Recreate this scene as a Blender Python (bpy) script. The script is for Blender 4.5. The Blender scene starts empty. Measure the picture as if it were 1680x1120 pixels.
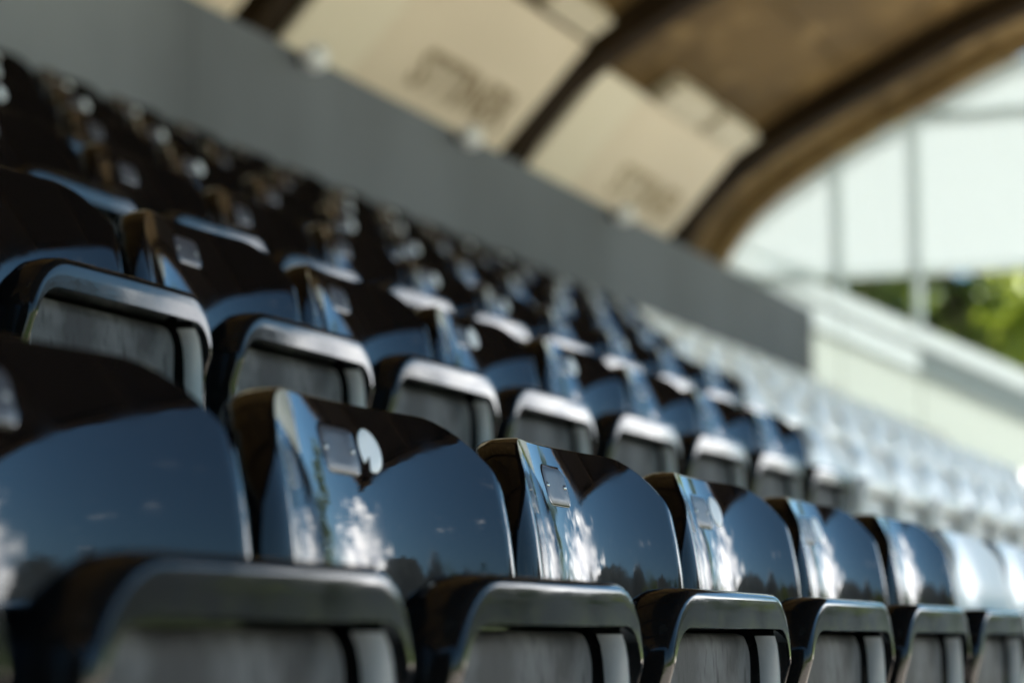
import bpy, bmesh, math, random
from mathutils import Vector, Matrix, noise as mnoise

R = math.radians
random.seed(7)
S = bpy.context.scene
COL = S.collection
CZ = 1.9                      # camera height above the pitch

# ------------------------------------------------------------------ camera
cam_d = bpy.data.cameras.new('camera')
cam = bpy.data.objects.new('camera', cam_d); COL.objects.link(cam)
S.camera = cam
cam_d.sensor_width = 36.0
cam_d.lens = 85.0
cam_d.clip_start = 0.02
cam_d.clip_end = 12000
cam.location = (0, 0, CZ)
yaw, pitch = R(21.5), R(7.1)
fwd = Vector((math.cos(yaw) * math.cos(pitch), math.sin(yaw) * math.cos(pitch), math.sin(pitch)))
cam.rotation_euler = fwd.to_track_quat('-Z', 'Y').to_euler()
cam_d.dof.use_dof = True
cam_d.dof.focus_distance = 2.42
cam_d.dof.aperture_fstop = 3.6

# ------------------------------------------------------------------ world, sun
SUN_EL = R(60)
sun_h = Vector((0.62, -0.785, 0)).normalized()
sun_dir = Vector((sun_h.x * math.cos(SUN_EL), sun_h.y * math.cos(SUN_EL), math.sin(SUN_EL)))
W = bpy.data.worlds.new('World'); S.world = W; W.use_nodes = True
nt = W.node_tree; nt.nodes.clear()
def N(t, **kw):
    n = nt.nodes.new(t)
    for k, v in kw.items(): setattr(n, k, v)
    return n
L = nt.links.new
wo = N('ShaderNodeOutputWorld'); bg = N('ShaderNodeBackground')
sky = N('ShaderNodeTexSky', sky_type='NISHITA', sun_disc=False)
sky.sun_elevation = SUN_EL
sky.sun_rotation = math.atan2(sun_h.x, sun_h.y)
sky.altitude = 500; sky.air_density = 1.0; sky.dust_density = 0.5; sky.ozone_density = 3.6
tc = N('ShaderNodeTexCoord')
def vmath(op, a, b=None):
    n = N('ShaderNodeVectorMath', operation=op); L(a, n.inputs[0])
    if b is not None:
        if hasattr(b, 'links'): L(b, n.inputs[1])
        else: n.inputs[1].default_value = b
    return n
def m_(op, a, b=None, c=None, clamp=False):
    n = N('ShaderNodeMath', operation=op, use_clamp=clamp)
    for i, v in enumerate((a, b, c)):
        if v is None: continue
        if hasattr(v, 'links'): L(v, n.inputs[i])
        else: n.inputs[i].default_value = v
    return n.outputs[0]
gen = tc.outputs['Generated']
# a bank of cumulus above the horizon and small scattered puffs higher up
sep = N('ShaderNodeSeparateXYZ'); L(gen, sep.inputs[0])
n1 = N('ShaderNodeTexNoise'); n1.inputs['Scale'].default_value = 3.1; n1.inputs['Detail'].default_value = 7; n1.inputs['Roughness'].default_value = 0.58
mp = N('ShaderNodeMapping'); mp.inputs['Scale'].default_value = (1, 1, 1.9); mp.inputs['Location'].default_value = (2.35, 0.4, 0.0)
L(gen, mp.inputs[0]); L(mp.outputs[0], n1.inputs['Vector'])
low = N('ShaderNodeMapRange'); L(sep.outputs['Z'], low.inputs[0])
low.inputs[1].default_value = 0.04; low.inputs[2].default_value = 0.42; low.inputs[3].default_value = 0.0; low.inputs[4].default_value = 0.13
cdir = Vector((math.cos(R(-22)) * math.cos(R(6)), math.sin(R(-22)) * math.cos(R(6)), math.sin(R(6)) * 1.7))
mpc = N('ShaderNodeMapping'); mpc.inputs['Scale'].default_value = (1, 1, 1.7); L(gen, mpc.inputs[0])
dn = vmath('DISTANCE', mpc.outputs[0], tuple(cdir)); bump_ = m_('SUBTRACT', 1.0, m_('MULTIPLY', dn.outputs['Value'], 3.3), clamp=True)
thr = m_('SUBTRACT', m_('ADD', low.outputs[0], 0.57), m_('MULTIPLY', bump_, 0.31))
n3 = N('ShaderNodeTexNoise'); n3.inputs['Scale'].default_value = 17; n3.inputs['Detail'].default_value = 8; n3.inputs['Roughness'].default_value = 0.6
L(mp.outputs[0], n3.inputs['Vector'])
nn = m_('ADD', m_('MULTIPLY', n1.outputs[0], .45), m_('MULTIPLY', n3.outputs[0], .55))
cl = m_('MULTIPLY', m_('SUBTRACT', nn, thr), 9.0, clamp=True)
n2 = N('ShaderNodeTexNoise'); n2.inputs['Scale'].default_value = 11; n2.inputs['Detail'].default_value = 5
L(mp.outputs[0], n2.inputs['Vector'])
puff = m_('MULTIPLY', m_('SUBTRACT', n2.outputs[0], 0.665), 9.0, clamp=True)
cl2 = m_('MAXIMUM', cl, m_('MULTIPLY', puff, 0.8))
above = m_('MULTIPLY', sep.outputs['Z'], 40.0, clamp=True)
cl3 = m_('MULTIPLY', cl2, above)
mix = N('ShaderNodeMix', data_type='RGBA')
L(cl3, mix.inputs[0]); hs = N('ShaderNodeHueSaturation'); hs.inputs['Hue'].default_value = .488; hs.inputs['Saturation'].default_value = 1.18; hs.inputs['Value'].default_value = .80; L(sky.outputs[0], hs.inputs['Color'])
L(hs.outputs[0], mix.inputs[6]); cc = N('ShaderNodeMix', data_type='RGBA'); cc.inputs[6].default_value = (12, 13, 15, 1); cc.inputs[7].default_value = (29, 29, 28.5, 1)
L(m_('MULTIPLY', m_('SUBTRACT', n3.outputs[0], .36), 4.0, clamp=True), cc.inputs[0]); L(cc.outputs[2], mix.inputs[7])
L(mix.outputs[2], bg.inputs[0]); bg.inputs[1].default_value = 0.055
L(bg.outputs[0], wo.inputs[0])

sd = bpy.data.lights.new('sun', 'SUN'); so = bpy.data.objects.new('sun', sd); COL.objects.link(so)
sd.energy = 5.0; sd.angle = R(0.53); sd.color = (1.0, 0.95, 0.87)
so.rotation_euler = sun_dir.to_track_quat('Z', 'Y').to_euler()
so.location = (0, -20, 40)

S.view_settings.view_transform = 'Standard'
S.view_settings.look = 'None'
S.view_settings.exposure = 2.5
S.view_settings.gamma = 1.0
S.view_settings.use_curve_mapping = False
S.cycles.max_bounces = 10
S.cycles.sample_clamp_indirect = 6.0

# ------------------------------------------------------------------ helpers
def link(o, parent=None):
    COL.objects.link(o)
    if parent is not None: o.parent = parent
    return o
def obj(name, me, mat=None, parent=None, smooth=False):
    if mat is not None and len(me.materials) == 0: me.materials.append(mat)
    if smooth:
        for p in me.polygons: p.use_smooth = True
    return link(bpy.data.objects.new(name, me), parent)
def mesh(name, v, f):
    me = bpy.data.meshes.new(name); me.from_pydata(v, [], f); me.update(); return me
def tag(o, label, cat, group=None):
    o['label'] = label; o['category'] = cat
    if group: o['group'] = group
    return o
def struct(o):
    o['kind'] = 'structure'; return o
def empty(name, loc=(0, 0, 0), rz=0):
    o = bpy.data.objects.new(name, None); COL.objects.link(o); o.location = loc; o.rotation_euler = (0, 0, rz); o.empty_display_size = .1; return o
class MB:
    def __init__(s): s.v = []; s.f = []
    def box(s, x0, x1, y0, y1, z0, z1):
        b = len(s.v)
        s.v += [(x0,y0,z0),(x1,y0,z0),(x1,y1,z0),(x0,y1,z0),(x0,y0,z1),(x1,y0,z1),(x1,y1,z1),(x0,y1,z1)]
        s.f += [tuple(b+i for i in q) for q in ((0,3,2,1),(4,5,6,7),(0,1,5,4),(1,2,6,5),(2,3,7,6),(3,0,4,7))]
        return s
    def tube(s, a, b, r0, r1=None, n=10, cap=True):
        r1 = r0 if r1 is None else r1
        a = Vector(a); b = Vector(b); d = (b - a).normalized()
        t = Vector((0,0,1)) if abs(d.z) < .9 else Vector((1,0,0))
        p = d.cross(t).normalized(); q = d.cross(p)
        i0 = len(s.v)
        for c, r in ((a, r0), (b, r1)):
            for k in range(n):
                an = 2*math.pi*k/n
                s.v.append(tuple(c + p*math.cos(an)*r + q*math.sin(an)*r))
        for k in range(n): s.f.append((i0+k, i0+(k+1)%n, i0+n+(k+1)%n, i0+n+k))
        if cap: s.f.append(tuple(i0+k for k in range(n-1,-1,-1))); s.f.append(tuple(i0+n+k for k in range(n)))
        return s
    def prism_x(s, prof, x0, x1):          # profile of (y, z), extruded along x
        b = len(s.v); n = len(prof)
        s.v += [(x0, y, z) for y, z in prof] + [(x1, y, z) for y, z in prof]
        s.f += [(b+i, b+n+i, b+n+(i+1)%n, b+(i+1)%n) for i in range(n)]
        s.f += [tuple(b+i for i in range(n)), tuple(b+n+i for i in range(n-1,-1,-1))]
        return s
    def mesh(s, name, bevel=0, seg=2):
        me = mesh(name, s.v, s.f)
        bm = bmesh.new(); bm.from_mesh(me)
        bmesh.ops.recalc_face_normals(bm, faces=bm.faces)
        if bevel: bmesh.ops.bevel(bm, geom=bm.edges[:], offset=bevel, segments=seg, affect='EDGES', profile=.5, clamp_overlap=True)
        bm.to_mesh(me); bm.free(); return me

# ------------------------------------------------------------------ materials
def material(name, col, rough=.5, spec=.5, noise=None, bump=None, rough_noise=None, metal=0., coords='Object', coat=0.):
    m = bpy.data.materials.new(name); m.use_nodes = True
    t = m.node_tree; b = t.nodes['Principled BSDF']
    b.inputs['Base Color'].default_value = (*col, 1); b.inputs['Roughness'].default_value = rough
    b.inputs['Specular IOR Level'].default_value = spec; b.inputs['Metallic'].default_value = metal
    if coat: b.inputs['Coat Weight'].default_value = coat; b.inputs['Coat Roughness'].default_value = .03
    tcn = t.nodes.new('ShaderNodeTexCoord')
    def nz(scale, detail=4, stretch=(1,1,1)):
        mpn = t.nodes.new('ShaderNodeMapping'); mpn.inputs['Scale'].default_value = stretch
        t.links.new(tcn.outputs[coords], mpn.inputs[0])
        n = t.nodes.new('ShaderNodeTexNoise'); n.inputs['Scale'].default_value = scale; n.inputs['Detail'].default_value = detail
        t.links.new(mpn.outputs[0], n.inputs['Vector']); return n
    if noise:      # list of (scale, colour2, lo, hi, stretch)
        prev = None
        for (sc, c2, lo, hi, st) in noise:
            n = nz(sc, 5, st)
            mr = t.nodes.new('ShaderNodeMapRange'); t.links.new(n.outputs[0], mr.inputs[0]); mr.inputs[1].default_value = lo; mr.inputs[2].default_value = hi
            mx = t.nodes.new('ShaderNodeMix'); mx.data_type = 'RGBA'; t.links.new(mr.outputs[0], mx.inputs[0])
            if prev is None: mx.inputs[6].default_value = (*col, 1)
            else: t.links.new(prev, mx.inputs[6])
            mx.inputs[7].default_value = (*c2, 1); prev = mx.outputs[2]
        t.links.new(prev, b.inputs['Base Color'])
    if rough_noise:
        sc, lo, hi, st = rough_noise
        n = nz(sc, 6, st); mr = t.nodes.new('ShaderNodeMapRange'); t.links.new(n.outputs[0], mr.inputs[0])
        mr.inputs[1].default_value = .35; mr.inputs[2].default_value = .7; mr.inputs[3].default_value = lo; mr.inputs[4].default_value = hi
        t.links.new(mr.outputs[0], b.inputs['Roughness'])
    if bump:
        sc, st, dist, stretch = bump
        n = nz(sc, 4, stretch); bp = t.nodes.new('ShaderNodeBump'); bp.inputs['Strength'].default_value = st; bp.inputs['Distance'].default_value = dist
        t.links.new(n.outputs[0], bp.inputs['Height']); t.links.new(bp.outputs[0], b.inputs['Normal'])
    return m
def translucent(name, col, fac=.6):
    m = bpy.data.materials.new(name); m.use_nodes = True
    t = m.node_tree; t.nodes.clear()
    o = t.nodes.new('ShaderNodeOutputMaterial'); d = t.nodes.new('ShaderNodeBsdfDiffuse'); r = t.nodes.new('ShaderNodeBsdfTranslucent'); x = t.nodes.new('ShaderNodeMixShader')
    d.inputs[0].default_value = (*col, 1); r.inputs[0].default_value = (*col, 1); x.inputs[0].default_value = fac
    t.links.new(d.outputs[0], x.inputs[1]); t.links.new(r.outputs[0], x.inputs[2]); t.links.new(x.outputs[0], o.inputs[0])
    return m
def clear_glass(name, tint=(.93, .96, .95)):
    m = bpy.data.materials.new(name); m.use_nodes = True
    t = m.node_tree; t.nodes.clear()
    o = t.nodes.new('ShaderNodeOutputMaterial'); d = t.nodes.new('ShaderNodeBsdfTransparent'); r = t.nodes.new('ShaderNodeBsdfGlossy'); x = t.nodes.new('ShaderNodeMixShader'); fr = t.nodes.new('ShaderNodeFresnel')
    d.inputs[0].default_value = (*tint, 1); r.inputs['Roughness'].default_value = .02; fr.inputs[0].default_value = 1.3
    t.links.new(fr.outputs[0], x.inputs[0]); t.links.new(d.outputs[0], x.inputs[1]); t.links.new(r.outputs[0], x.inputs[2]); t.links.new(x.outputs[0], o.inputs[0])
    return m
ONE = (1, 1, 1)
M = {}
M['black'] = material('gloss_black_plastic', (.005, .0038, .0036), .05, .32, noise=[(700, (.10, .10, .10), .735, .78, ONE)], bump=(16, .05, .004, ONE), rough_noise=(22, .02, .105, ONE))
M['black_shell'] = material('black_shell_plastic', (.008, .0075, .0075), .09, .36, noise=[(70, (.018, .018, .018), .55, .85, ONE)], rough_noise=(55, .05, .12, ONE), bump=(240, .06, .0006, ONE))
M['black_under'] = material('worn_black_underside', (.030, .030, .031), .55, .16, noise=[(16, (.095, .096, .098), .40, .66, ONE), (120, (.012, .012, .013), .55, .72, (1, 1, .22)), (420, (.09, .09, .09), .66, .8, ONE)], bump=(160, .25, .001, ONE))
M['white'] = material('white_plastic', (.89, .87, .84), .2, .45, noise=[(12, (.80, .78, .75), .5, .8, ONE)])
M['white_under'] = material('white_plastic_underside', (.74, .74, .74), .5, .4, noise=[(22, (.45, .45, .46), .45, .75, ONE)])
M['rail'] = material('grey_satin_rail', (.30, .31, .32), .36, .5, noise=[(40, (.22, .23, .24), .45, .7, (1, 1, .3))])
M['plate'] = material('grey_number_plate', (.045, .044, .052), .36, .5, noise=[(300, (.06, .058, .068), .45, .7, ONE)])
M['sticker'] = material('white_sticker', (.74, .77, .8), .4, .4)
M['steel'] = material('zinc_bolt', (.62, .62, .6), .28, .5, metal=1.)
M['bracket'] = material('black_bracket', (.02, .021, .022), .35, .5)
M['concrete'] = material('tread_concrete', (.27, .265, .25), .85, .2, noise=[(3.5, (.19, .185, .175), .4, .7, ONE)], bump=(60, .3, .004, ONE))
M['wall'] = material('wall_concrete', (.138, .150, .172), .75, .2, noise=[(1.3, (.105, .113, .126), .40, .72, (.7, 1, .35)), (.4, (.22, .235, .255), .5, .8, ONE)], bump=(40, .2, .003, ONE))
M['soffit'] = material('vault_timber', (.135, .085, .034), .7, .12, noise=[(1.3, (.062, .039, .017), .4, .7, (.35, 1.2, 1.2)), (3.2, (.27, .18, .085), .53, .75, (.6, 1, 1))])
M['soffit_darkened'] = material('reflection_darkened_boards', (.008, .005, .0035), .8, .05, noise=[(1.1, (.009, .006, .004), .4, .7, (.35, 1.2, 1.2))])  # forward boards out of view, coloured near black to darken the seat reflections
M['rib'] = material('dark_timber', (.03, .019, .010), .75, .06, noise=[(3, (.015, .009, .005), .4, .7, (2, .6, .6))])
M['fascia'] = material('fascia_timber', (.22, .145, .06), .6, .15, noise=[(5, (.15, .095, .04), .4, .7, ONE)])
M['roofing'] = material('roof_sheet', (.22, .22, .22), .6, .3)
M['banner'] = material('cream_banner', (.68, .585, .475), .65, .3, noise=[(1.2, (.62, .53, .43), .4, .7, (.4, 1, 1))])
M['banner_light'] = material('pale_banner_band', (.70, .63, .52), .65, .3)
M['letter'] = material('brown_lettering', (.25, .19, .12), .7, .2)
M['letter_faded'] = material('faded_brown_lettering', (.38, .30, .20), .7, .2)
M['lampbox'] = material('cream_lamp_housing', (.60, .53, .42), .5, .4)
M['lampwhite'] = material('white_enamel', (.75, .75, .77), .4, .5)
M['whitesteel'] = material('white_painted_steel', (.72, .76, .74), .45, .4)
M['greysteel'] = material('pale_grey_steel', (.72, .77, .76), .45, .4)
M['darksteel'] = material('dark_steel', (.05, .05, .052), .45, .5)
M['frost'] = translucent('frosted_pane', (.665, .71, .715), .57)
M['frost_post'] = translucent('brightened_translucent_post', (.60, .65, .65), .56)  # posts and transoms made translucent to look brighter than shaded white would
M['frost_grey'] = translucent('grey_frosted_pane', (.40, .45, .46), .5)
M['parapet'] = translucent('frosted_parapet_sheet', (.70, .745, .72), .5)
M['glass'] = clear_glass('clear_glass')
M['grass'] = material('pitch_grass', (.075, .135, .028), .85, .15, noise=[(.9, (.055, .10, .02), .4, .7, ONE)], coords='Object')
M['ground'] = material('meadow', (.07, .11, .03), .9, .1, noise=[(.05, (.10, .12, .045), .4, .7, ONE)])
M['bounce_paving'] = material('bounce_apron', (.56, .51, .46), .85, .2, noise=[(2, (.49, .45, .40), .4, .7, ONE)])  # colour lightened to bounce warm sunlight up into the stand
M['hill'] = material('wooded_hill', (.020, .028, .032), .95, .05, noise=[(.01, (.032, .042, .044), .4, .7, ONE)])
M['bark'] = material('bark', (.07, .05, .035), .9, .2, bump=(12, .5, .02, (1, 1, .3)))
def leafmat(name, c, c2):
    m = material(name, c, .55, .3, noise=[(1.3, c2, .4, .65, ONE)])
    t = m.node_tree; b = t.nodes['Principled BSDF']; o = t.nodes['Material Output']
    tr = t.nodes.new('ShaderNodeBsdfTranslucent'); tr.inputs[0].default_value = (c[0]*1.9, c[1]*1.9, c[2]*1.1, 1)
    x = t.nodes.new('ShaderNodeMixShader'); x.inputs[0].default_value = .35
    t.links.new(b.outputs[0], x.inputs[1]); t.links.new(tr.outputs[0], x.inputs[2]); t.links.new(x.outputs[0], o.inputs[0]); return m
M['leaf'] = leafmat('green_leaves', (.10, .13, .028), (.05, .085, .02))
M['leaf_dark'] = leafmat('dark_leaves', (.035, .06, .018), (.025, .045, .015))
M['leaf_lime'] = leafmat('lime_leaves', (.22, .25, .028), (.16, .21, .025))

# ------------------------------------------------------------------ stand geometry
PITCH, TREAD, RISE = .5, .805, .388
NROWS = 6
Y1 = .684                      # front of the tipped seats of the first row
T1 = CZ - .571                 # first tread
XA, XE = -9.0, 20.6            # stand runs from XA to XE
def row_y(n): return Y1 + TREAD * (n - 1)
def row_z(n): return T1 + RISE * (n - 1)

# ground and pitch
def sstep(a, b, t):
    t = max(0., min(1., (t-a)/(b-a))); return t*t*(3-2*t)
def sheet(name, x0, x1, y0, y1, z, mat):
    o = obj(name, mesh(name, [(x0,y0,z),(x1,y0,z),(x1,y1,z),(x0,y1,z)], [(0,1,2,3)]), mat); return struct(o)
sheet('ground', -5000, 5000, -5000, 5000, -.02, M['ground'])
sheet('path', -40, 60, -13.5, 14, -.012, M['bounce_paving'])  # unseen pale paving, added wide to bounce sunlight under the roof
sheet('pitch', -45, 62, -74, -13.6, -.006, M['grass'])

# hills on the horizon
def hills(name, a0, a1, dist, amp, base, seed):
    v = []; f = []; n = 150
    for i in range(n + 1):
        a = a0 + (a1 - a0) * i / n
        h = base + amp * (mnoise.fractal(Vector((a * 9.0, seed, 0)), 1.1, 2.1, 5) * .5 + .5)
        h *= .58 + .72 * sstep(R(22), R(40), -a)
        h += 5 * mnoise.noise(Vector((a * 120, seed, 3)))
        for k, (dd, hh) in enumerate(((0, -30), (.18, .35), (.33, .72), (.45, 1.0), (.8, .4))):
            d = dist * (1 + dd)
            v.append((d * math.cos(a), d * math.sin(a), hh * h if hh > 0 else hh))
    for i in range(n):
        for k in range(4):
            f.append((i*5+k, (i+1)*5+k, (i+1)*5+k+1, i*5+k+1))
    me = mesh(name, v, f); o = obj(name, me, M['hill'], smooth=True); return struct(o)
hills('hills', R(-72), R(52), 1500, 230, 150, 4.3)

# terrace: one step per row, each a part of the terrace
ter = struct(empty('terrace', (0, 0, 0)))
for n in range(1, NROWS + 1):
    y0 = row_y(n) - .42
    y1 = y0 + TREAD if n < NROWS else 8.2
    z1 = row_z(n)
    me = MB().box(XA, XE + .45, y0, y1 - .004, z1 - RISE - .25 if n > 1 else .0, z1).mesh('terrace_step', .012, 2)
    obj('step', me, M['concrete'], ter)
me = MB().box(XA, XE + .3, -1.6, row_y(1) - .424, 0, T1 - .18).mesh('walkway', .012, 2)
struct(obj('walkway', me, M['concrete']))

# back wall made of cast panels
WALL_Y, WALL_TOP = 5.17, CZ + 2.85
wall = tag(empty('back_wall', (0, WALL_Y, row_z(NROWS))), 'grey concrete wall standing behind the topmost row of seats', 'wall')
wx0, wx1 = XA, 20.22
npan = 8; pw = (wx1 - wx0) / npan
for i in range(npan):
    me = MB().box(wx0 + i*pw + .0025, wx0 + (i+1)*pw - .0025, 0, .2, .002, WALL_TOP - row_z(NROWS)).mesh('wall_panel', .004, 2)
    obj('wall_panel', me, M['wall'], wall)

# ------------------------------------------------------------------ vaulted roof
VP = [(7.3, .6), (6.85, 1.9), (6.48, 2.9), (6.14, 3.52), (5.79, 3.94), (5.05, 4.41), (4.27, 4.79), (3.42, 5.18), (1.8, 5.66), (0, 5.88), (-2, 5.92), (-4.4, 5.68), (-6.5, 5.25)]
def catmull(P, n=6):
    out = []
    for i in range(len(P) - 1):
        p0 = Vector(P[max(i-1, 0)]); p1 = Vector(P[i]); p2 = Vector(P[i+1]); p3 = Vector(P[min(i+2, len(P)-1)])
        for k in range(n):
            t = k / n
            out.append(.5 * ((2*p1) + (p2-p0)*t + (2*p0-5*p1+4*p2-p3)*t*t + (3*p1-p0-3*p2+p3)*t*t*t))
    out.append(Vector(P[-1])); return out
VC = catmull(VP)
VL = [0.]
for i in range(1, len(VC)): VL.append(VL[-1] + (VC[i]-VC[i-1]).length)
def vault(s, off=0.):          # point (y, z) at arc length s, moved off towards the inside
    i = 0
    while i < len(VL) - 2 and VL[i+1] < s: i += 1
    t = (s - VL[i]) / (VL[i+1] - VL[i]); p = VC[i].lerp(VC[i+1], t)
    d = (VC[i+1] - VC[i]).normalized(); nrm = Vector((d.y, -d.x))
    if nrm.x > 0: nrm = -nrm
    nrm = Vector((-d.y, d.x)) if d.x < 0 else Vector((d.y, -d.x))
    q = p + nrm * off
    return q.x, q.y + CZ
def s_at_y(y):
    for i in range(len(VC)-1):
        if VC[i].x >= y >= VC[i+1].x: return VL[i] + (VL[i+1]-VL[i]) * (VC[i].x-y)/(VC[i].x-VC[i+1].x)
STOT = VL[-1]
def strip(name, x0, x1, s0, s1, o_in, o_out, n=60, mat=None, parent=None, smooth=False):
    ss = [s0 + (s1 - s0) * i / n for i in range(n + 1)]
    prof = [vault(s, o_in) for s in ss] + [vault(s, o_out) for s in reversed(ss)]
    b = MB()
    k = len(prof); nn = n + 1
    b.v = [(x0, y, z) for y, z in prof] + [(x1, y, z) for y, z in prof]
    for i in range(k): b.f.append((i, k + i, k + (i+1) % k, (i+1) % k))
    for i in range(n):
        b.f.append((i, i+1, k-2-i, k-1-i)); b.f.append((k+i, k+k-1-i, k+k-2-i, k+i+1))
    return obj(name, b.mesh(name), mat, parent)
roof = tag(empty('vaulted_roof', (0, 7.3, CZ + .6)), 'barrel vaulted brown timber roof with dark ribs arching over the stand', 'roof')
roof_parts = []
RIBS = [-7.5, -3.7, .1, 3.9, 7.8, 11.6, 15.45, 19.3]
bays = [XA - .4] + [r for r in RIBS] + [XE + .25]
for i in range(len(bays) - 1):
    # boarding of one bay, laid in courses along the vault
    ncs = 16
    for c in range(ncs):
        o = strip('soffit_board', bays[i] + .004, bays[i+1] - .004, STOT * c / ncs + .006, STOT * (c+1) / ncs - .006, -.004 * (c % 2), -.07, 5, M['soffit'] if STOT * (c + .5) / ncs < s_at_y(2.3) else M['soffit_darkened'])
        roof_parts.append(o)
roof_parts.append(strip('roof_covering', XA - .45, XE + .29, 0, STOT, -.08, -.2, 60, M['roofing']))
for r in RIBS: roof_parts.append(strip('rib', r - .13, r + .13, .05, STOT - .05, .20, -.003, 60, M['rib']))
roof_parts.append(strip('edge_beam', XE - .02, XE + .19, .05, STOT - .02, .10, .006, 60, M['fascia']))
roof_parts.append(strip('edge_trim', XE + .22, XE + .30, .05, STOT - .02, .06, -.06, 60, M['fascia']))
roof_parts.append(strip('front_gutter', XA - .4, XE + .3, STOT - .12, STOT + .16, .22, .012, 3, M['rib']))
for o in roof_parts:
    o.parent = roof; o.matrix_parent_inverse = Matrix.Translation(-Vector(roof.location))

# cream banners under the vault, one in each bay, with lettering and small housings on top
def letter_mesh(txt, size):
    cu = bpy.data.curves.new('lettering', 'FONT'); cu.body = txt; cu.size = size; cu.align_x = 'CENTER'; cu.align_y = 'CENTER'; cu.offset = .012; cu.resolution_u = 3
    o = bpy.data.objects.new('lettering_tmp', cu); COL.objects.link(o)
    bpy.context.view_layer.update()
    me = bpy.data.meshes.new_from_object(o.evaluated_get(bpy.context.evaluated_depsgraph_get()))
    bpy.data.objects.remove(o); return me
SB0 = s_at_y(6.25)
def banner(x0, x1, depth, label, boxes):
    t = empty('banner', ((x0+x1)/2, *vault(SB0, .06)))
    tag(t, label, 'banner', 'cream banners hung under the vault')
    inv = Matrix.Translation(-Vector(t.location)); ps = []
    xs = x0 + (x1 - x0) * .27
    pa, pb = Vector(vault(SB0, .126)), Vector(vault(SB0 + depth, .126))
    ps.append(strip('banner_sheet', xs + .003, x1, SB0, SB0 + depth, .12, .08, 1, M['banner']))
    ps.append(strip('pale_band', x0, xs - .003, SB0, SB0 + depth, .12, .08, 1, M['banner_light']))
    ps.append(strip('hem', x0, x1, SB0 - .07, SB0 - .004, .135, .075, 3, M['banner_light']))
    me = letter_mesh('STTINER', .40)
    cx = x0 + (x1 - x0) * .68; cs = SB0 + depth * .33
    for v in me.vertices:
        y, z = pa.lerp(pb, (cs - SB0 + v.co.y) / depth); v.co = (cx + v.co.x * 1.0, y, z)
    ps.append(obj('lettering', me, M['letter_faded'] if len(boxes) > 1 else M['letter']))
    for bx0, bx1, d0, d1 in boxes:
        ps.append(strip('lamp_housing', bx0, bx1, SB0 + depth + d0, SB0 + depth + d1, .14, .02, 3, M['lampbox']))
    for o in ps: o.parent = t; o.matrix_parent_inverse = inv
BD = s_at_y(5.5) - SB0
banner(8.0, 11.3, BD, 'cream banner with brown lettering, two ribs away from the glazed end bay', [])
banner(11.9, 15.2, BD, 'cream banner with brown lettering and one dim lamp housing on its upper edge', [(14.2, 15.1, .05, .26)])
banner(15.75, 19.0, BD * .93, 'cream banner with lettering and two lamp housings above, nearest the glazed end', [(16.9, 17.85, .02, .26), (18.05, 18.95, .02, .26)])
# small white lamps on the wall's coping
for i, (x, w) in enumerate(((10.27, 'beside the rib'), (12.24, 'under the middle banner'), (14.88, 'under the banner with two housings'))):
    t = empty('wall_lamp', (x, WALL_Y - .002, WALL_TOP - .05)); tag(t, 'small white round lamp near the concrete wall top ' + w, 'lamp', 'lamps along the wall')
    obj('lamp_arm', MB().tube((0,0,.0),(0,-.05,0),.02).mesh('lamp_arm'), M['darksteel'], t)
    bm = bmesh.new(); bmesh.ops.create_uvsphere(bm, u_segments=14, v_segments=9, radius=.07); me = bpy.data.meshes.new('lamp_globe'); bm.to_mesh(me); bm.free()
    o = obj('lamp_globe', me, M['lampwhite'], t, True); o.location = (0, -.10, 0)

# ------------------------------------------------------------------ glazed end of the stand
def stand_z(y):                # height of the stepped slope's nosing line at y
    return row_z(1) + (y - (row_y(1) - .42)) * RISE / TREAD
def vault_z(y): return vault(s_at_y(y), .10)[1]
EX = XE + .2
par = tag(empty('parapet', (EX, 4.5, stand_z(4.5))), 'sloping pale parapet of frosted sheets with a white rail closing the end of the stand', 'parapet')
pinv = Matrix.Translation(-Vector(par.location))
def quad_slab(name, y0, y1, zb0, zt0, zb1, zt1, x0, x1, mat, parent, inv):
    v = []
    for x in (x0, x1): v += [(x, y0, zb0), (x, y1, zb1), (x, y1, zt1), (x, y0, zt0)]
    f = [(0,1,2,3),(7,6,5,4),(0,4,5,1),(1,5,6,2),(2,6,7,3),(3,7,4,0)]
    b = MB(); b.v = v; b.f = f
    o = obj(name, b.mesh(name), mat, parent)
    if parent: o.matrix_parent_inverse = inv
    return o
ys = [.1, .95, 1.75, 2.55, 3.2, 4.37, 5.07, 6.2]
P0, P1, P2, P3 = .30, .90, 1.16, 1.34     # sheet / window / rail heights above the slope
for i in range(len(ys) - 1):
    a, b = ys[i] + .006, ys[i+1] - .006
    if b > 6.1: b = 6.15
    sa, sb = stand_z(a), stand_z(b)
    quad_slab('lower_sheet', a, b, sa - .25, sa + P1, sb - .25, sb + P1, EX, EX + .02, M['parapet'], par, pinv)
    quad_slab('upper_pane', a, b, sa + P1 + .03, sa + P2, sb + P1 + .03, sb + P2, EX, EX + .012, M['frost_grey'] if 3.1 < a < 4 else M['frost'], par, pinv)
for nm, d0, d1, x0, x1, mt in (('mid_rail', P1 + .002, P1 + .028, EX - .02, EX + .035, 'whitesteel'), ('top_rail', P2 + .002, P3, EX - .012, EX + .03, 'frost'), ('base_rail', .02, .09, EX - .06, EX - .005, 'greysteel')):
    quad_slab(nm, ys[0], ys[-1], stand_z(ys[0]) + d0, stand_z(ys[0]) + d1, stand_z(ys[-1]) + d0, stand_z(ys[-1]) + d1, x0, x1, M[mt], par, pinv)
gz = tag(empty('end_glazing', (EX, 4.5, stand_z(4.5) + P3)), 'tall end screen of frosted and clear panes with slim pale posts under the roof arch', 'glazing')
ginv = Matrix.Translation(-Vector(gz.location))
TR1, TR2 = CZ + 3.23, CZ + 4.6
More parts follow.
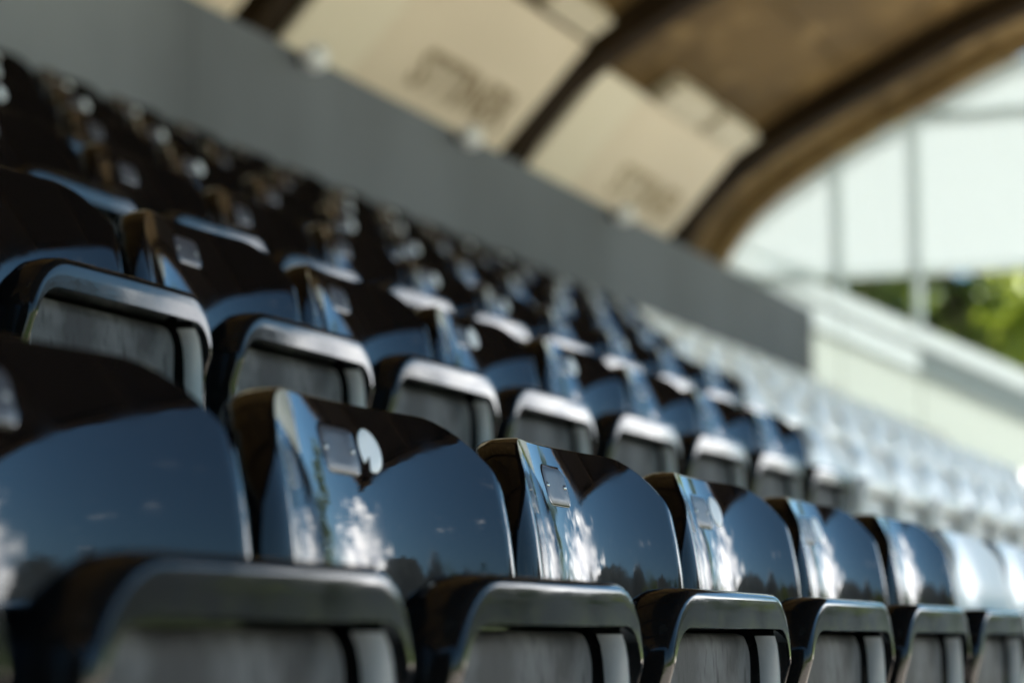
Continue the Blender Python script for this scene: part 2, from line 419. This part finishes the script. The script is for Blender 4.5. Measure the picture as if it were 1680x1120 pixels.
for y in ys[3:-1]:
    top = vault_z(y) - .02
    o = obj('post', MB().box(EX - .03, EX + .05, y - .028, y + .028, stand_z(y) + P3 + .002, top).mesh('post'), M['frost_post'], gz); o.matrix_parent_inverse = ginv
o = obj('transom', MB().box(EX - .018, EX + .04, 1.7, 6.0, TR1 - .025, TR1 + .025).mesh('transom'), M['frost_post'], gz); o.matrix_parent_inverse = ginv
o = obj('transom', MB().box(EX - .018, EX + .04, 1.7, 4.3, TR2 - .016, TR2 + .016).mesh('transom'), M['frost_post'], gz); o.matrix_parent_inverse = ginv
for i in range(2, len(ys) - 1):
    a, b = ys[i] + .029, ys[i+1] - .029
    za, zb = stand_z(a) + P3 + .003, stand_z(b) + P3 + .003
    t1 = TR1 - .036
    if za < t1:
        if zb < t1: quad_slab('clear_pane', a, b, za, t1, zb, t1, EX + .0, EX + .012, M['glass'], gz, ginv)
        else: quad_slab('clear_pane', a, b, za, t1, zb, zb + .002, EX + .0, EX + .012, M['glass'], gz, ginv)
    nseg = 6
    for k in range(1):
        v = []; f = []
        top = []; bot = []
        for j in range(nseg + 1):
            y = a + (b - a) * j / nseg
            try: zt = vault_z(y) - .03
            except Exception: zt = CZ + 3.3
            zbm = max(TR1 + .036, stand_z(y) + P3 + .004)
            zt = max(zt, zbm + .001)
            bot.append((y, zbm)); top.append((y, zt))
        for x in (EX, EX + .014): v += [(x, y, z) for y, z in bot] + [(x, y, z) for y, z in top]
        q = nseg + 1
        for j in range(nseg):
            f.append((j, j+1, q+j+1, q+j)); f.append((2*q+j, 3*q+j, 3*q+j+1, 2*q+j+1))
        bb = MB(); bb.v = v; bb.f = f
        o = obj('frosted_pane', bb.mesh('frosted_pane'), M['frost'], gz); o.matrix_parent_inverse = ginv

# ------------------------------------------------------------------ the tip-up seat
XLIP, RLIP, DCON = .205, .029, .045   # start of the side lip, its radius, depth of the hollow
ALIP = math.atan(2 * DCON * XLIP / .228 ** 2); AEND = R(54)
BW = XLIP + RLIP * (math.sin(ALIP) + math.sin(AEND))   # back half width
BX = -.040                            # the back sits a little off the seat's centre
ZB, ZT = .40, .766                    # bottom, top
RX, RZ = .112, .122
def ztop(x):
    a = abs(x) - (BW - RX)
    z = ZT - .004 * (x / BW) ** 2
    if a > 0: z -= RZ * (1 - math.sqrt(max(0., 1 - (a / RX) ** 2)))
    return z
def back_y(x, z):
    q = z - .635
    y = .10 * q + .5 * (2.15 if q > 0 else .35) * q * q
    a = abs(x)
    if a <= XLIP: y += -DCON * (a / .228) ** 2
    else:
        sn = min(1., max(-1., -math.sin(ALIP) + (a - XLIP) / RLIP))
        y += -DCON * (XLIP / .228) ** 2 - RLIP * (math.sqrt(1 - sn * sn) - math.cos(ALIP))
    return .144 + y
def sstep(a, b, t):
    t = max(0., min(1., (t-a)/(b-a))); return t*t*(3-2*t)
def make_back():
    nx, nz = 44, 34
    xs = []
    for i in range(14): xs.append(-BW + (BW - XLIP) * math.sin(math.pi / 2 * i / 14))
    for i in range(30): xs.append(-XLIP + XLIP * 2 * i / 30)
    xs.append(XLIP)
    for i in range(13, -1, -1): xs.append(BW - (BW - XLIP) * math.sin(math.pi / 2 * i / 14))
    nx = len(xs) - 1
    v = []; f = []
    for i, x in enumerate(xs):
        zt = ztop(x)
        for j in range(nz + 1):
            z = ZB + (zt - ZB) * j / nz
            v.append((x, back_y(x, z), z))
    for i in range(nx):
        for j in range(nz): f.append((i*(nz+1)+j, (i+1)*(nz+1)+j, (i+1)*(nz+1)+j+1, i*(nz+1)+j+1))
    # boundary loop: up the left column, along the top, down the right, along the bottom
    loop = [j for j in range(nz + 1)] + [i*(nz+1)+nz for i in range(1, nx + 1)] + [nx*(nz+1)+j for j in range(nz-1, -1, -1)] + [i*(nz+1) for i in range(nx-1, 0, -1)]
    n = len(loop)
    def outn(k):
        a = Vector(v[loop[(k-1) % n]]); b = Vector(v[loop[(k+1) % n]]); d = b - a
        o = Vector((-d.z, 0, d.x)); return o.normalized() if o.length > 0 else Vector((0,0,1))
    prev = loop; nr = [outn(k) for k in range(n)]
    base = [Vector(v[k]) for k in loop]
    for (ox, oz, dy) in ((.0007, .0007, .0004), (.0016, .0016, .0016), (.0018, .0020, .0045), (-.0008, .0020, .016), (-.0045, .0015, .027), (-.0095, -.0015, .038), (-.015, -.007, .047), (-.021, -.015, .052), (-.026, -.022, .053), (-.029, -.025, .050), (-.031, -.027, .012)):
        cur = []
        for k in range(n):
            p = base[k] + Vector((nr[k].x * ox, 0, nr[k].z * oz)); p.y += dy
            cur.append(len(v)); v.append(tuple(p))
        for k in range(n): f.append((prev[k], cur[k], cur[(k+1) % n], prev[(k+1) % n]))
        prev = cur
    # rear skin, parallel to the front
    off = len(v); idx = {}
    lp = {loop[k]: prev[k] for k in range(n)}
    for i, x in enumerate(xs):
        for j in range(nz + 1):
            g = i*(nz+1)+j
            if g in lp: idx[g] = lp[g]
            else:
                p = v[g]; idx[g] = len(v); v.append((p[0], p[1] + .012, p[2]))
    for i in range(nx):
        for j in range(nz):
            q = (i*(nz+1)+j, i*(nz+1)+j+1, (i+1)*(nz+1)+j+1, (i+1)*(nz+1)+j)
            f.append(tuple(idx[g] for g in q))
    me = mesh('backrest', v, f)
    for p in me.polygons: p.use_smooth = True
    me.set_sharp_from_angle(angle=R(38)); return me

SWX, SZ0, SZ1 = .211, .245, .622      # tipped seat half width, bottom, top
def rrect(mt, ms, mb, rt, rb, n=9):    # rounded rectangle loop, inset by top / side / bottom margins
    x1 = SWX - ms; z1 = SZ1 - mt; z0 = SZ0 + mb; out = []
    for cx, cz, r, a0 in ((x1-rt, z1-rt, rt, 0), (-x1+rt, z1-rt, rt, 90), (-x1+rb, z0+rb, rb, 180), (x1-rb, z0+rb, rb, 270)):
        for k in range(n + 1):
            a = R(a0 + 90 * k / n); out.append((cx + r*math.cos(a), cz + r*math.sin(a)))
    # refine straight runs
    res = []
    m = len(out)
    for i in range(m):
        a = out[i]; b = out[(i+1) % m]; res.append(a)
        if (i + 1) % (n + 1) == 0:
            for k in range(1, 8): res.append((a[0]+(b[0]-a[0])*k/8, a[1]+(b[1]-a[1])*k/8))
    return res
def sstep(a, b, t):
    t = max(0., min(1., (t-a)/(b-a))); return t*t*(3-2*t)
def make_shell():
    v = []; f = []
    def yfront(x, z):                  # the rim swells forward across the top and bows a little
        return .004 - .010 * sstep(SZ1 - .092, SZ1 - .070, z) - .005 * (1 - (x/SWX)**2)
    loops = []
    spec = [ # (mt, ms, mb, rt, rb, y, follow)
        (.060, .050, .05, .05, .05, .072, 0), (.026, .024, .02, .07, .06, .070, 0), (.010, .009, .008, .072, .06, .058, 0), (.001, .001, .001, .072, .06, .040, 0),
        (-.001, .0, .0, .072, .06, .024, 0), (.0, .0, .0, .072, .06, .008, 1), (.0010, .001, .001, .0715, .06, .0045, 1), (.0032, .0028, .003, .070, .059, .0018, 1), (.0058, .0045, .005, .068, .058, .0005, 1), (.0088, .0065, .008, .064, .056, .0, 1),
        (.022, .0075, .018, .052, .05, .0, 1), (.0365, .0085, .028, .045, .045, .0, 1), (.0370, .0092, .030, .0445, .043, .0007, 1), (.0372, .0096, .031, .0445, .042, .004, 1),
        (.0374, .0098, .033, .0440, .040, .014, .6), (.038, .0102, .036, .0435, .037, .032, 0), (.0395, .016, .040, .040, .03, .0525, 0), (.062, .056, .058, .026, .026, .0512, 0)]
    for (mt, ms, mb, rt, rb, y, fo) in spec:
        lp = []
        for x, z in rrect(mt, ms, mb, rt, rb):
            yy = y + (yfront(x, z) * fo if fo else (yfront(x, z) * max(0, 1 - y/.05) if y > .0 else 0))
            lp.append(len(v)); v.append((x, yy, z))
        loops.append(lp)
    for a, b in zip(loops[:-1], loops[1:]):
        n = len(a)
        for k in range(n): f.append((a[k], a[(k+1) % n], b[(k+1) % n], b[k]))
    f.append(tuple(loops[0]))
    f.append(tuple(reversed(loops[-1])))
    me = mesh('seat_shell', v, f)
    bm = bmesh.new(); bm.from_mesh(me); bmesh.ops.recalc_face_normals(bm, faces=bm.faces); bm.to_mesh(me); bm.free()
    return me
def make_under():                      # the textured panel lying in the recess, faintly cushioned
    b = MB(); lp0 = rrect(.0405, .0345, .045, .030, .03); n = len(lp0)
    cx, cz = 0, (SZ0 + SZ1) / 2
    for sc, y in ((1, .0505), (.996, .0370), (.985, .0315), (.96, .0290), (.90, .0280), (.5, .0272)):
        for x, z in lp0: b.v.append((x*sc, y, cz + (z-cz)*sc))
    for l in range(5):
        for k in range(n): b.f.append((l*n+k, l*n+(k+1) % n, (l+1)*n+(k+1) % n, (l+1)*n+k))
    b.f.append(tuple(5*n+k for k in range(n)))
    return b.mesh('underside_panel')
def conform(shape, cx, cz, off, name, thick=.0012, skirt=True):   # flat outline laid on the curved back
    v = []; f = []; n = len(shape)
    ring = [1., .97, .6, .25]
    for k, sc in enumerate(ring):
        for (x, z) in shape:
            X, Z = cx + x*sc, cz + z*sc
            v.append((X, back_y(X, Z) - (off if k == 0 else off + thick), Z))
    for l in range(len(ring)-1):
        for k in range(n): f.append((l*n+k, l*n+(k+1) % n, (l+1)*n+(k+1) % n, (l+1)*n+k))
    f.append(tuple((len(ring)-1)*n+k for k in range(n)))
    me = mesh(name, v, f)
    bm = bmesh.new(); bm.from_mesh(me); bmesh.ops.recalc_face_normals(bm, faces=bm.faces)
    if sum(fc.normal.y * fc.calc_area() for fc in bm.faces) > 0: bmesh.ops.reverse_faces(bm, faces=bm.faces)
    bm.to_mesh(me); bm.free(); return me
def rr2(w, h, r, n=5):
    o = []
    for cx, cz, a0 in ((w-r, h-r, 0), (-w+r, h-r, 90), (-w+r, -h+r, 180), (w-r, -h+r, 270)):
        for k in range(n+1):
            a = R(a0 + 90*k/n); o.append((cx + r*math.cos(a), cz + r*math.sin(a)))
    return o
def disc(r, n=28, notch=False, rz=1.):
    o = []
    for k in range(n):
        a = 2*math.pi*k/n; rr = r
        if notch:
            d = abs((a - R(232) + math.pi) % (2*math.pi) - math.pi)
            if d < R(9): rr = r * .35
        o.append((rr*math.cos(a), rr*math.sin(a)*rz))
    return o
PLX, PLZ = -.030, ZT - .040
plate_me = conform(rr2(.036, .0185, .0105), PLX, PLZ, .0004, 'number_plate', .0004)
rim_me = conform(rr2(.0380, .0205, .0120), PLX, PLZ, .0001, 'plate_surround', .0004)
STX, STZ = PLX + .062, ZT - .037
stick_me = conform(disc(.0185), STX, STZ, .0003, 'sticker', .0005)
torn_me = conform(disc(.0185, 48, True), STX, STZ, .0003, 'sticker', .0005)
def rivet_mesh(cx, cz, r=.0026, off=.0008):
    v = []; f = []; n = 12; rings = [(1, 0), (.85, .0009), (.5, .0016)]
    for sc, h in rings:
        for k in range(n):
            a = 2*math.pi*k/n; X, Z = cx + r*sc*math.cos(a), cz + r*sc*math.sin(a); v.append((X, back_y(X, Z) - off - h, Z))
    for l in range(2):
        for k in range(n): f.append((l*n+k, l*n+(k+1) % n, (l+1)*n+(k+1) % n, (l+1)*n+k))
    f.append(tuple(2*n+k for k in range(n)))
    me = mesh('rivet', v, f); return me
rivet_l = rivet_mesh(PLX - .028, PLZ); rivet_r = rivet_mesh(PLX + .028, PLZ)
def bracket_mesh():
    prof = []
    for k in range(11):
        a = math.pi * k / 10; prof.append((.205 + .030*math.cos(a), 0.695 + .035*math.sin(a)))
    prof = [(.235, .50)] + prof + [(.175, .56), (.080, .47), (.080, .40), (.235, .40)]
    return MB().prism_x(prof, -.268, -.232).mesh('bracket', .004, 2)
bracket_me = bracket_mesh()
def bolt_mesh(x, y, z):
    b = MB(); b.tube((x, y, z), (x, y - .004, z), .011, .0105, 14); b.tube((x, y - .004, z), (x, y - .010, z), .0085, .007, 6); return b.mesh('bolt', .0008, 1)
bolt_a = bolt_mesh(-.250, .176, .672); bolt_b = bolt_mesh(-.250, .118, .505)
stand_me = MB().box(-.275, -.225, .085, .165, .012, .398).box(-.30, -.20, .05, .20, 0, .012).mesh('stanchion', .004, 2)
hinge_me = MB().tube((-.236, .045, .30), (.228, .045, .30), .013, n=12).mesh('hinge_rod')
def rail_mesh(sx):                      # satin inner flank: rolls from the rim back into the recess
    b = MB(); n = 11
    path = [(0, SZ0 + .06), (0, SZ0 + .12), (0, SZ1 - .16), (0, SZ1 - .10), (.0015, SZ1 - .082), (.005, SZ1 - .066), (.011, SZ1 - .053), (.021, SZ1 - .0435)]
    for (dx, z) in path:
        for j in range(n + 1):
            a = math.pi / 2 * j / n
            m = .0104 + dx + .0138 * math.sin(a); y = .0045 + .0185 * (1 - math.cos(a))
            b.v.append((sx * (SWX - m), y, z))
    for i in range(len(path) - 1):
        for j in range(n): b.f.append((i*(n+1)+j, i*(n+1)+j+1, (i+1)*(n+1)+j+1, (i+1)*(n+1)+j))
    me = b.mesh('side_rail')
    for p in me.polygons: p.use_smooth = True
    if sum(p.normal.y for p in me.polygons) > 0: me.flip_normals()
    return me
rail_l, rail_r = rail_mesh(-1), rail_mesh(1)
back_me, shell_me, under_me = make_back(), make_shell(), make_under()
for me in (back_me, shell_me, under_me, plate_me, rim_me, rivet_l, rivet_r, stick_me, torn_me):
    for p in me.polygons: p.use_smooth = True
shell_me.set_sharp_from_angle(angle=R(28))
KIT = {}
def kit(kind):
    k = {}
    w = kind == 'white'
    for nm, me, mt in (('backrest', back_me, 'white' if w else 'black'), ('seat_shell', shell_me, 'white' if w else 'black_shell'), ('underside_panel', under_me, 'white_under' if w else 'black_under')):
        c = me.copy(); c.materials.clear(); c.materials.append(M[mt]); k[nm] = c
    return k
KIT['black'] = kit('black'); KIT['white'] = kit('white')
for me, mt in ((plate_me, 'plate'), (rim_me, 'black'), (rivet_l, 'steel'), (rivet_r, 'steel'), (stick_me, 'sticker'), (torn_me, 'sticker'), (bracket_me, 'bracket'), (bolt_a, 'steel'), (bolt_b, 'steel'), (stand_me, 'bracket'), (hinge_me, 'bracket'), (rail_l, 'rail'), (rail_r, 'rail')):
    me.materials.append(M[mt])
ORDS = ['zero', 'first', 'second', 'third', 'fourth', 'fifth', 'sixth', 'seventh', 'eighth', 'ninth', 'tenth', 'eleventh', 'twelfth', 'thirteenth', 'fourteenth', 'fifteenth', 'sixteenth', 'seventeenth', 'eighteenth', 'nineteenth', 'twentieth', 'twenty-first', 'twenty-second', 'twenty-third', 'twenty-fourth', 'twenty-fifth', 'twenty-sixth', 'twenty-seventh', 'twenty-eighth', 'twenty-ninth', 'thirtieth']
def ordinal(i):
    if i < len(ORDS): return ORDS[i]
    return 'thirty-' + ORDS[i - 30]
ROWN = ['', 'front row', 'second row up', 'third row up', 'fourth row up', 'fifth row up', 'top row by the wall']
def place(me, name, parent): return link(bpy.data.objects.new(name, me), parent)
def seat(n, x, kind, label, sticker, plate=True, full=True):
    t = empty('stadium_seat', (x, row_y(n), row_z(n)))
    tag(t, label, 'seat', ('black' if kind == 'black' else 'white') + ' tip-up seats in the rows of the stand')
    K = KIT[kind]
    b = place(K['backrest'], 'backrest', t); b.location.x = BX; rot = (random.gauss(0, .0035), 0, random.gauss(0, .005)); b.rotation_euler = rot
    s = place(K['seat_shell'], 'seat_shell', t); place(K['underside_panel'], 'underside_panel', s)
    place(rail_l, 'side_rail', s); place(rail_r, 'side_rail', s)
    a = random.gauss(0, .012) if n > 1 else 0
    s.rotation_euler = (a, 0, 0); s.location = (0, random.uniform(-.003, .003) if n > 1 else 0, 0)
    if plate:
        p = place(plate_me, 'number_plate', t); p.location.x = BX; p.rotation_euler = rot
        if full: place(rivet_l, 'rivet', p); place(rivet_r, 'rivet', p); place(rim_me, 'plate_surround', p)
    if sticker:
        k = place(torn_me if sticker == 2 else stick_me, 'number_sticker', t); k.location.x = BX; k.rotation_euler = rot
    br = place(bracket_me, 'bracket', t)
    if full: place(bolt_a, 'bolt', br); place(bolt_b, 'bolt', br)
    place(stand_me, 'stanchion', t); place(hinge_me, 'hinge_rod', t)
    return t
OFF = [0, .33, .01, .21, .40, .08, .27, .45]
XW = [0, 4.08, 6.25, 8.35, 10.4, 12.5, 14.6]
X0 = [0, -1.6, -1.6, -1.2, -.8, -.4, 0]
XV = [0, .3, 1.4, 2.6, 3.8, 5.0, 6.2]
X1 = [0, 7.4, 11.2, 16.2, 20.3, 20.3, 20.3]
for n in range(1, NROWS + 1):
    xs = [OFF[n] + PITCH * k for k in range(60)]
    xs = [x for x in xs if X0[n] <= x <= X1[n] - .2]
    bl = [x for x in xs if x < XW[n]]; wh = [x for x in xs if x >= XW[n]]
    for i, x in enumerate(reversed(bl)):
        st = 1 if random.random() < .5 else 0
        if n == 1:
            st = {3.83: 0, 3.33: 1, 2.83: 1, 2.33: 0, 1.83: 2, 1.33: 0}.get(round(x, 2), 1)
        if n == 2 and abs(x - 2.51) < .02: st = 0
        extra = {0: 'no sticker', 1: 'white sticker', 2: 'torn white sticker'}[st]
        seat(n, x, 'black', 'glossy black seat with %s, %s, %s before the white seats' % (extra, ROWN[n], ordinal(i+1)), st, x >= XV[n], n <= 4 and x >= XV[n])
    for i, x in enumerate(wh):
        seat(n, x, 'white', 'white tip-up seat, %s, %s after the last black seat' % (ROWN[n], ordinal(i+1)), 0, n <= 4, n <= 2)

# ------------------------------------------------------------------ trees
def tree(name, loc, h, rad, mat, seed, label, n_clump=46, leaves=70, squash=1.0):
    rnd = random.Random(seed)
    t = empty(name, loc); tag(t, label, 'tree', 'trees around the ground')
    b = MB(); prev = Vector((0, 0, -.1)); r = h * .028
    pts = [prev]
    for k in range(5):
        p = Vector((rnd.uniform(-.25, .25) * (k+1) * .3, rnd.uniform(-.25, .25) * (k+1) * .3, h * .62 * (k+1) / 5))
        b.tube(prev, p, r, r * .82, 8, False); prev = p; r *= .82; pts.append(p)
    for k in range(9):
        base = pts[rnd.randint(2, 5)]; a = rnd.uniform(0, 6.28); ln = rad * rnd.uniform(.5, .85)
        e = base + Vector((math.cos(a)*ln, math.sin(a)*ln, ln * rnd.uniform(.3, .9)))
        b.tube(base, e, h*.011, h*.004, 6, False)
    obj('trunk', b.mesh('trunk'), M['bark'], t)
    v = []; f = []
    for c in range(n_clump):
        while True:
            p = Vector((rnd.uniform(-1,1), rnd.uniform(-1,1), rnd.uniform(-1,1)))
            if .25 < p.length < 1: break
        c0 = Vector((p.x*rad, p.y*rad, h*.62 + p.z*h*.38*squash)); cr = rad * rnd.uniform(.16, .34)
        for l in range(leaves):
            d = Vector((rnd.gauss(0,1), rnd.gauss(0,1), rnd.gauss(0,1))).normalized() * cr * rnd.uniform(.5, 1.05)
            q = c0 + d; sz = rnd.uniform(.09, .2) * (h/9)
            nrm = (d.normalized() + Vector((rnd.uniform(-.6,.6), rnd.uniform(-.6,.6), rnd.uniform(-.2,.8)))).normalized()
            u = nrm.cross(Vector((rnd.uniform(-1,1), rnd.uniform(-1,1), rnd.uniform(-1,1)))).normalized(); w = nrm.cross(u)
            i = len(v)
            v += [tuple(q - u*sz), tuple(q - w*sz*.55), tuple(q + u*sz), tuple(q + w*sz*.55)]; f.append((i, i+1, i+2, i+3))
    obj('crown', mesh('crown', v, f), M[mat], t)
    return t
tree('broadleaf_tree', (56, 13.2, 0), 15.5, 4.2, 'leaf', 1, 'tall mid green tree beyond the clear pane beside the slim post', 90, 90)
tree('broadleaf_tree', (57, 10.4, 0), 16, 3.2, 'leaf_dark', 2, 'dark green tree between the mid green and the lime green trees', 80, 90)
tree('broadleaf_tree', (53, 7.0, 0), 14.8, 2.8, 'leaf_lime', 3, 'bright lime green tree lit by the sun beyond the glazed end', 60)
tree('broadleaf_tree', (66, 17.5, 0), 16, 4.6, 'leaf', 4, 'mid green tree standing behind the parapet near the roof springing', 90, 80)
tree('broadleaf_tree', (62, 8.6, 0), 11.5, 3.0, 'leaf_dark', 5, 'lower dark tree filling the gap behind the lime green tree')
tree('broadleaf_tree', (38, -2.6, 0), 11.5, 2.0, 'leaf', 6, 'slender green tree close outside the end of the stand')
for i, (x, y, h, rd, mt, lb) in enumerate(((96, -22, 12, 4.2, 'leaf', 'round green tree past the far corner of the pitch'), (92, -40, 14, 4.6, 'leaf_dark', 'tall dark tree past the goal end of the pitch'), (98, -30, 12, 4.4, 'leaf_dark', 'dark tree between the round green tree and the tall dark tree'), (95, -50, 12, 4.4, 'leaf', 'green tree beyond the tall dark tree past the goal end'), (97, -13, 11, 4, 'leaf_dark', 'dark tree past the corner of the pitch nearest the stand'), (66, -70, 17, 5, 'leaf', 'green tree across the pitch near its far corner'), (58, -80, 18, 5, 'leaf_dark', 'dark tree beside the green tree at the far corner'))):
    tree('broadleaf_tree', (x, y, 0), h, rd, mt, 20 + i, lb, 36, 50)
